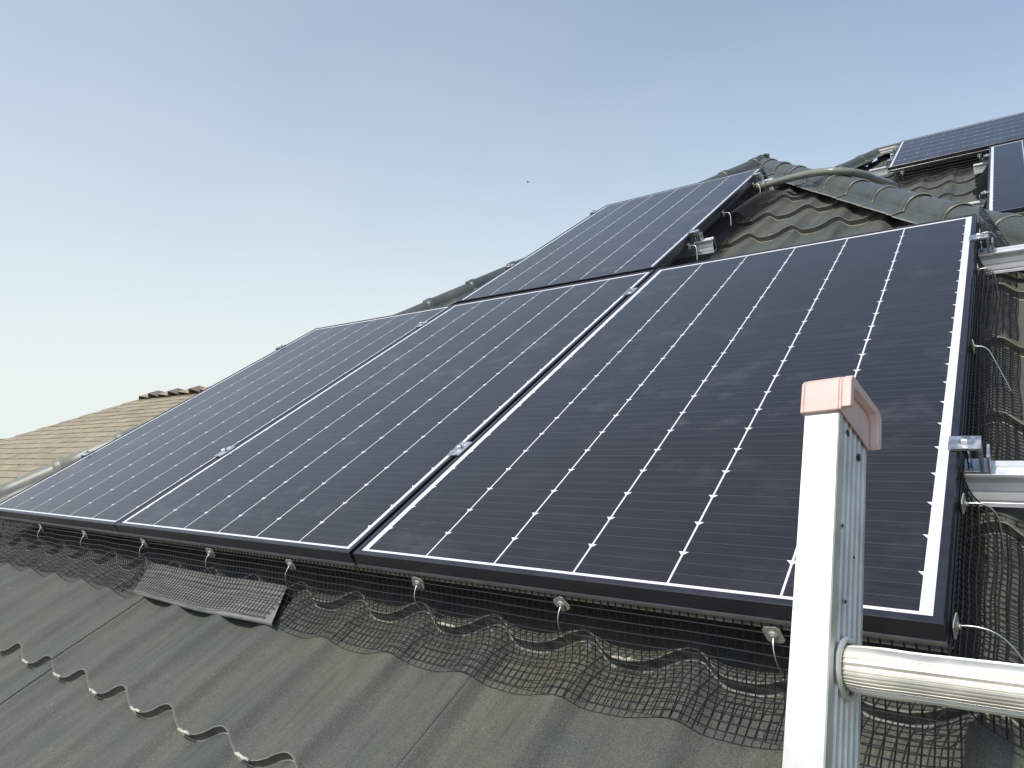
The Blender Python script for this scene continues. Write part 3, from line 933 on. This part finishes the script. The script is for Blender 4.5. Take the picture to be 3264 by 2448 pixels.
for i, v in enumerate((2.58, 2.08, 3.13)):
    rm = RIGHTROT
    c = make_clip((P_T[0]+PW+.012, v, -.034), ['pale clip in the middle of the right edge of the lone upper panel', 'pale clip beside the lower rail end of the lone upper panel', 'pale clip beside the conduit at the top of the lone upper panel'][i], rm)
    inv = rm.inverted()
    clip_wire(c, [inv @ Vector(p) for p in ((0, 0, 0), (.018, 0, .002), (.030, -.004, 0), (.036, -.02, -.02), (.038, -.05, -.055))], .0016)
for (u, v) in ((.42, 5.33), (.90, 5.33)):
    rm = FACE_FRONT
    c = make_clip((u, v-.02, W2-.05), 'pale clip under the lengthwise rear panel, '+('left one' if u < .6 else 'right one near the upright panel'), rm)
    inv = rm.inverted()
    clip_wire(c, [inv @ Vector(p) for p in ((0, 0, 0), (0, -.02, 0), (.004, -.03, -.02), (.004, -.03, -.06))], .0016)

# ------------------------------------------------------------------ loose flashing plate under the mesh
mb = MB()
du = .545
def fp(u, v, w_): return (u, v, w_)
rows = []
for (v, w_) in ((-.014, -.1075), (-.060, -.1125), (-.106, -.1165), (-.1105, -.1170), (-.1125, -.1190), (-.1130, -.1225)):
    row = []
    g_ = (v+.014)/-.099
    ul_ = -.885+.075*g_; ur_ = -.266+.060*g_
    for i in range(13):
        f = i/12
        row.append((ul_+f*(ur_-ul_), v-.004*math.sin(f*3.1), w_+.0022*math.sin(f*9)+.003*(f-.5)))
    rows.append(row)
mb.grid(rows, 0, True)
rows2 = [[(x, y, z-.0012) for (x, y, z) in r] for r in rows]
mb.grid([list(reversed(r)) for r in rows2], 0, True)
mb.grid([rows[-1], rows2[-1]]); mb.grid([[r[-1] for r in rows], [r[-1] for r in rows2]]); mb.grid([[r[0] for r in rows2], [r[0] for r in rows]])
single('flashing_plate', mb, M_PLATE, (-.5, -.08, -.10), 'flat grey green metal plate lying under the wire mesh', 'metal plate')

# ------------------------------------------------------------------ conduit
def rayp(px, py, v):
    d = RIGHT*((px-1632)/2235.04) + DOWN*((py-1224)/2235.04) + FWD
    t = (v-CAMP.y)/d.y
    return CAMP + d*t
cp = [(-.30, 3.19, -.085), (-.10, 3.20, -.075), (0.0, 3.2, -0.063), (0.165, 3.12, -0.04), (0.326, 2.97, -0.012), (0.437, 2.92, -0.019), (0.514, 2.98, -0.065), (0.552, 3.2, -0.162), (0.574, 3.5, -0.263), (.585, 3.8, -.42), (.585, 4.1, -.60)]
mb = MB()
P = smooth_path(lerp_path(cp, 70), 8)
mb.tube(P, .0180, 16)
root = empty('conduit', (.1, 3.9, -.15), 'thick grey green flexible conduit arching over the hip ridge', 'pipe')
part('pipe', mb, M_CONDUIT, root)
mb = MB(); ic = min(range(len(P)), key=lambda i: abs(P[i].x-.0)); dd = (P[ic+1]-P[ic]).normalized()
mb.cyl(P[ic], dd, .0225, .035, 16); part('coupling', mb, M_CONDUIT, root)

# ------------------------------------------------------------------ ladder
LT = Vector((.9424, -.1113, .3355))
ld = Vector((-.0107, .8312, .5559)).normalized()
le = Vector((.990, -.062, .115)); le = (le - ld*le.dot(ld)).normalized()
ln_ = le.cross(ld).normalized()
# local axes: e (across), n (towards the climber), d (up); origin at the top of the near rail front centre
FL = Matrix.Identity(4)
for i in range(3):
    FL[i][0] = le[i]; FL[i][1] = ln_[i]; FL[i][2] = ld[i]; FL[i][3] = LT[i]
LMAT = ROOF @ FL
lad = bpy.data.objects.new('ladder', None); C.objects.link(lad); lad.matrix_world = LMAT
BASES[lad.name] = (0, 0, 0)
tag(lad, 'aluminium ladder with pink plastic end cap leaning on the roof edge', 'ladder')
LLEN = 3.95
def rail_section(sgn):
    """C-channel: front flange 30 mm, web on the inner side with ribs; sgn = +1 web faces +e"""
    hw = .0150; dp = .072
    pts = [(-hw, 0), (hw-.001, 0), (hw, -.001)]
    y = -.006
    for k in range(5):
        yy = -.009-.0115*k
        pts += [(hw, yy), (hw-.0016, yy-.0008), (hw-.0016, yy-.0100), (hw, yy-.0108)]
    pts += [(hw, -dp+.0015), (hw-.001, -dp), (-hw, -dp), (-hw, -dp+.003), (hw-.0060, -dp+.003), (hw-.0060, -.003), (-hw, -.003)]
    return [(a*sgn, b) for a, b in (pts if sgn > 0 else pts)]
def ladder_rail(x, sgn, top):
    mb = MB()
    pr = rail_section(sgn)
    if sgn < 0: pr = list(reversed(pr))
    mb.extrude([(x+a, b) for a, b in pr], (0, 0, top), (1, 0, 0), (0, 1, 0), (0, 0, -LLEN))
    return part('side_rail', mb, M_ALU_SAT_L, lad, (0, 0, 0))
M_ALU_SAT_L = simple('ladder_aluminium', (.68, .68, .61), .46, .55, .2, 22, 0, 0, 5, .1)
RW = .42
M_RUNG = simple('worn_rung_aluminium', (.74, .72, .63), .44, .65, .14, 30, 0, 0, 5, .12)
r1 = ladder_rail(0, 1, .024); r2 = ladder_rail(RW, -1, .024)
# rung: D section with anti-slip ribs
RH = -.2105
def rung_prof():
    pts = []
    n = 288
    for i in range(n):
        a = 2*math.pi*i/n
        # rounded: flat top (d up), bulged front (n)
        x = math.cos(a); y = math.sin(a)
        rx, ry = .0180, .0162
        px = rx*math.copysign(abs(x)**.85, x); py = ry*math.copysign(abs(y)**.72, y)
        rib = 0
        smooth_nose = R(18) < a < R(62)
        if not smooth_nose: rib = .0007*max(-1, min(1, 2.2*math.sin(a*36)))
        l = math.hypot(px, py); px *= 1+rib/l; py *= 1+rib/l
        pts.append((px, py))
    return pts
rp = rung_prof()
k = 0
while RH - .305*k > -LLEN+.2:
    z = RH-.305*k
    mb = MB()
    # sections along e: bulged just outside the rail
    secs = [(.0152, .92), (.020, 1.0), (.030, 1.04), (.045, 1.05), (.060, 1.01), (.075, 1.0), (RW-.075, 1.0), (RW-.045, 1.04), (RW-.022, 1.02), (RW-.0152, .92)]
    rows = []
    for (x, s) in secs:
        row = [(x, -.036+a*s, z+b*s) for a, b in rp]
        rows.append(row+[row[0]])
    mb.grid(rows, 0, False)
    rg = part('rung', mb, M_RUNG, lad, (0, 0, 0))
    for x, sg in ((.0155, 1), (RW-.0155, -1)):
        mb = MB(); mr = 26
        # crimped collar ring
        rows = []
        for i in range(mr+1):
            a = 2*math.pi*i/mr
            row = []
            for jn in range(7):
                b = 2*math.pi*jn/6
                rr_ = .0215+.0026*math.cos(b)+(.0005 if i % 2 else 0)
                row.append((x+sg*(.0005+.0026*math.sin(b)), -.036+rr_*math.cos(a), z+rr_*math.sin(a)))
            rows.append(row)
        mb.grid(rows, 0, True)
        part('collar', mb, M_ALU_SAT_L, lad, (0, 0, 0), rg)
    k += 1
# rivet holes on the inner web
for (yy, zz) in ((-.022, -.012), (-.052, -.022), (-.018, -.100), (-.046, -.118), (-.030, -.160)):
    mb = MB(); mb.cyl((.0146, yy, zz), (1, 0, 0), .0034 if zz > -.06 else .0014, .0006, 12); part('rivet_hole', mb, M_DARK, r1, (0, 0, 0), r1)
# plastic end caps
def end_cap(x, sgn):
    bm = bmesh.new()
    mb = MB()
    def slab(pts, e0, e1):
        n = len(mb.v); L = len(pts)
        for e in (e0, e1):
            for (nn, dd_) in pts: mb.v.append((x+sgn*e, nn, dd_))
        mb.face(tuple(n+i for i in reversed(range(L)))); mb.face(tuple(n+L+i for i in range(L)))
        for i in range(L):
            j = (i+1) % L; mb.face((n+i, n+j, n+L+j, n+L+i))
    # side cheeks (n depth, d height), all lifted onto the rail top
    H_ = .026
    def up_(pts): return [(a, b+H_) for a, b in pts]
    cheek = up_([(.0042, -.027), (.0042, .003), (-.0005, .0085), (-.070, .0085), (-.0785, .003), (-.0785, -.028), (-.0715, -.033), (-.060, -.031), (-.0005, -.027)])
    slab(cheek, .0153, .0178); slab(cheek, -.0182, -.0153)
    # thick rim along the top and back of the inner cheek
    slab(up_([(.0042, -.025), (.0042, .003), (-.0005, .0085), (-.070, .0085), (-.0785, .003), (-.0785, -.028), (-.0715, -.033), (-.0690, -.028), (-.0690, -.006), (-.062, .0005), (-.0050, -.001), (-.0035, -.023)]), .0178, .0258)
    # top and front
    slab(up_([(.0042, -.027), (.0042, .003), (-.0005, .0085), (-.070, .0085), (-.0785, .003), (-.0785, -.020), (-.0755, -.020), (-.0755, .0005), (.0006, .0005), (.0006, -.027)]), -.0153, .0153)
    me = mb.mesh('end_cap', (0, 0, 0))
    bm.from_mesh(me)
    bmesh.ops.recalc_face_normals(bm, faces=bm.faces)
    bm.to_mesh(me); bm.free()
    o = obj('end_cap', me, M_PLASTIC, lad)
    md = o.modifiers.new('soft', 'BEVEL'); md.width = .0046; md.segments = 4; md.limit_method = 'ANGLE'; md.angle_limit = R(40)
    for p in me.polygons: p.use_smooth = False
    return o
end_cap(0, 1); end_cap(RW, -1)

# ------------------------------------------------------------------ neighbour's shingle roof (world frame)
def ray_w(px, py):
    return ROOF.to_3x3() @ (RIGHT*((px-1632)/2235.04) + DOWN*((py-1224)/2235.04) + FWD)
S0 = CAMW + ray_w(474, 1267)*9.0
q_ = ray_w(0, 1409); s_ = S0-CAMW                       # hip edge through this view ray, 45 degrees in plan
t_ = (s_.x*q_.y-s_.y*q_.x)/(q_.y-q_.x)
HS = (s_.z-(s_.x-t_)/q_.x*q_.z)/t_
SL = math.atan(HS)
nb = empty('neighbour_house', (S0.x, S0.y, 0), 'neighbouring house with tan shingle hip roof behind the left hip ridge', 'house', frame=WORLD)
dn = Vector((0, -math.cos(SL), -math.sin(SL))); nn_ = Vector((0, -math.sin(SL), math.cos(SL)))
RL = 9.0; DH = 4.2
mb = MB()
dpl = DH*math.cos(SL)
A0 = S0; A1 = S0+Vector((RL, 0, 0))
e0 = A0+dn*DH+Vector((-dpl, 0, 0)); e1 = A1+dn*DH+Vector((dpl, 0, 0))
b0 = Vector((e0.x, A0.y+dpl, e0.z)); b1 = Vector((e1.x, A0.y+dpl, e1.z))
mb.quad(A0, e0, e1, A1); mb.quad(A1, b1, b0, A0); mb.poly([A0, b0, e0]); mb.poly([A1, e1, b1])
part('roof_deck', mb, M_SHINGLE3, nb)
cnt = 0
EXP = .130; WID = .34
row = 0
LASTROW = 0
while EXP*row < 3.3:
    s_top = EXP*row
    off = (row % 3)*.11
    xl = -s_top*math.cos(SL)
    x = xl - .1 + (off % WID)
    if cnt + (2.1-x)/WID + 1 > 299: break
    LASTROW = row+1
    while x < 2.1:
        x0 = max(x, xl-EXP*.5); x1 = x+WID-.004
        if x1-x0 > .06 and cnt < 299:
            mb = MB()
            p = S0 + Vector((x0, 0, 0)) + dn*(s_top-.02) + nn_*.004
            lift = random.uniform(.008, .013)
            ax = Vector((x1-x0, 0, 0)); dl = dn*(EXP+.022+random.uniform(-.006, .006))
            mb.quad(p, p+dl+nn_*lift, p+dl+ax+nn_*lift, p+ax)
            mb.quad(p+dl+nn_*lift, p+dl-nn_*.003, p+dl+ax-nn_*.003, p+dl+ax+nn_*lift)
            mb.quad(p+dl+ax+nn_*lift, p+dl+ax-nn_*.003, p+ax-nn_*.003, p+ax)
            part('shingle', mb, random.choice([M_SHINGLE, M_SHINGLE, M_SHINGLE2, M_SHINGLE3]), nb); cnt += 1
        x += WID
    row += 1
# the rest of that slope, one joined field of the same shingles
mb = MB()
row = 0
while EXP*row < DH-.1:
    s_top = EXP*row
    off = (row % 3)*.11
    xl = -s_top*math.cos(SL)
    x = xl - .1 + (off % WID)
    x_end = RL+s_top*math.cos(SL)
    while x < x_end:
        done = s_top < 3.3 and x < 2.1
        if not (done and row < LASTROW):
            x0 = max(x, xl-EXP*.5); x1 = min(x+WID-.004, x_end)
            if x1-x0 > .06:
                p = S0 + Vector((x0, 0, 0)) + dn*(s_top-.02) + nn_*.004
                lift = random.uniform(.008, .013); ax = Vector((x1-x0, 0, 0)); dl = dn*(EXP+.022+random.uniform(-.006, .006))
                mi = random.choice((0, 0, 1, 2))
                mb.quad(p, p+dl+nn_*lift, p+dl+ax+nn_*lift, p+ax, mi)
                mb.quad(p+dl+nn_*lift, p+dl-nn_*.003, p+dl+ax-nn_*.003, p+dl+ax+nn_*lift, mi)
        x += WID
    row += 1
fld = part('shingle_field', mb, [M_SHINGLE, M_SHINGLE2, M_SHINGLE3], nb); fld['kind'] = 'stuff'
# ridge caps and hip caps
def nb_cap(p, d, mat, L=.30, wv=.13, h=.05, mat2=None):
    mb = MB(); d = Vector(d).normalized(); sd_ = d.cross(Vector((0, 0, 1))).normalized(); up = sd_.cross(d).normalized()
    a = p; b = p+d*L
    for s in (1, -1):
        o = sd_*wv*s - up*.035
        mb.quad(a+up*.012, b+up*h, b+o+up*h, a+o+up*.012) if s > 0 else mb.quad(a+up*.012, a+o+up*.012, b+o+up*h, b+up*h)
    mb.poly([b+up*h, b+sd_*wv+up*(h-.035), b+sd_*wv-up*.035, b-sd_*wv-up*.035, b-sd_*wv+up*(h-.035)], 1)
    part('ridge_shingle', mb, [mat, M_CAPBROWN], nb)
for i in range(9):
    nb_cap(S0+Vector((.02+.24*i+.24, 0, .01)), (-1, 0, 0), M_CAPBROWN if i % 2 else M_SHINGLE, L=.25, h=.068 if i % 2 else .045)
hd_ = Vector((-1, -1, -HS)).normalized()
for i in range(16):
    nb_cap(S0+hd_*(.05+.26*i)+Vector((0, 0, .0)), hd_, M_SHINGLE3, L=.27, wv=.10, h=.022)
mb = MB(); mb.box((e0.x+.5, e0.y+.5, 0), (e1.x-.5, b0.y-.5, e0.z-.02)); part('wall', mb, M_WALL, nb)

# ------------------------------------------------------------------ bird far off in the sky
d = RIGHT*((1682-1632)/2235.04)+DOWN*((581-1224)/2235.04)+FWD
bp = ROOF @ (CAMP + d*34)
br = empty('bird', bp, 'tiny dark bird far away in the pale sky', 'bird', frame=WORLD)
mb = MB()
mb.tube([(bp.x-.06, bp.y, bp.z), (bp.x-.03, bp.y, bp.z+.01), (bp.x+.03, bp.y, bp.z), (bp.x+.08, bp.y, bp.z-.01)], .02, 8, rr=[.006, .022, .024, .005])
part('body', mb, M_BIRD, br)
for s in (1, -1):
    mb = MB()
    q = Vector((bp.x, bp.y, bp.z+.012))
    mb.quad(q+Vector((-.025, 0, 0)), q+Vector((-.02, .07*s, .035)), q+Vector((.015, .09*s, .04)), q+Vector((.03, 0, 0)))
    mb.quad(q+Vector((-.02, .07*s, .035)), q+Vector((.02, .16*s, .02)), q+Vector((.035, .16*s, .018)), q+Vector((.015, .09*s, .04)))
    part('wing', mb, M_BIRD, br)
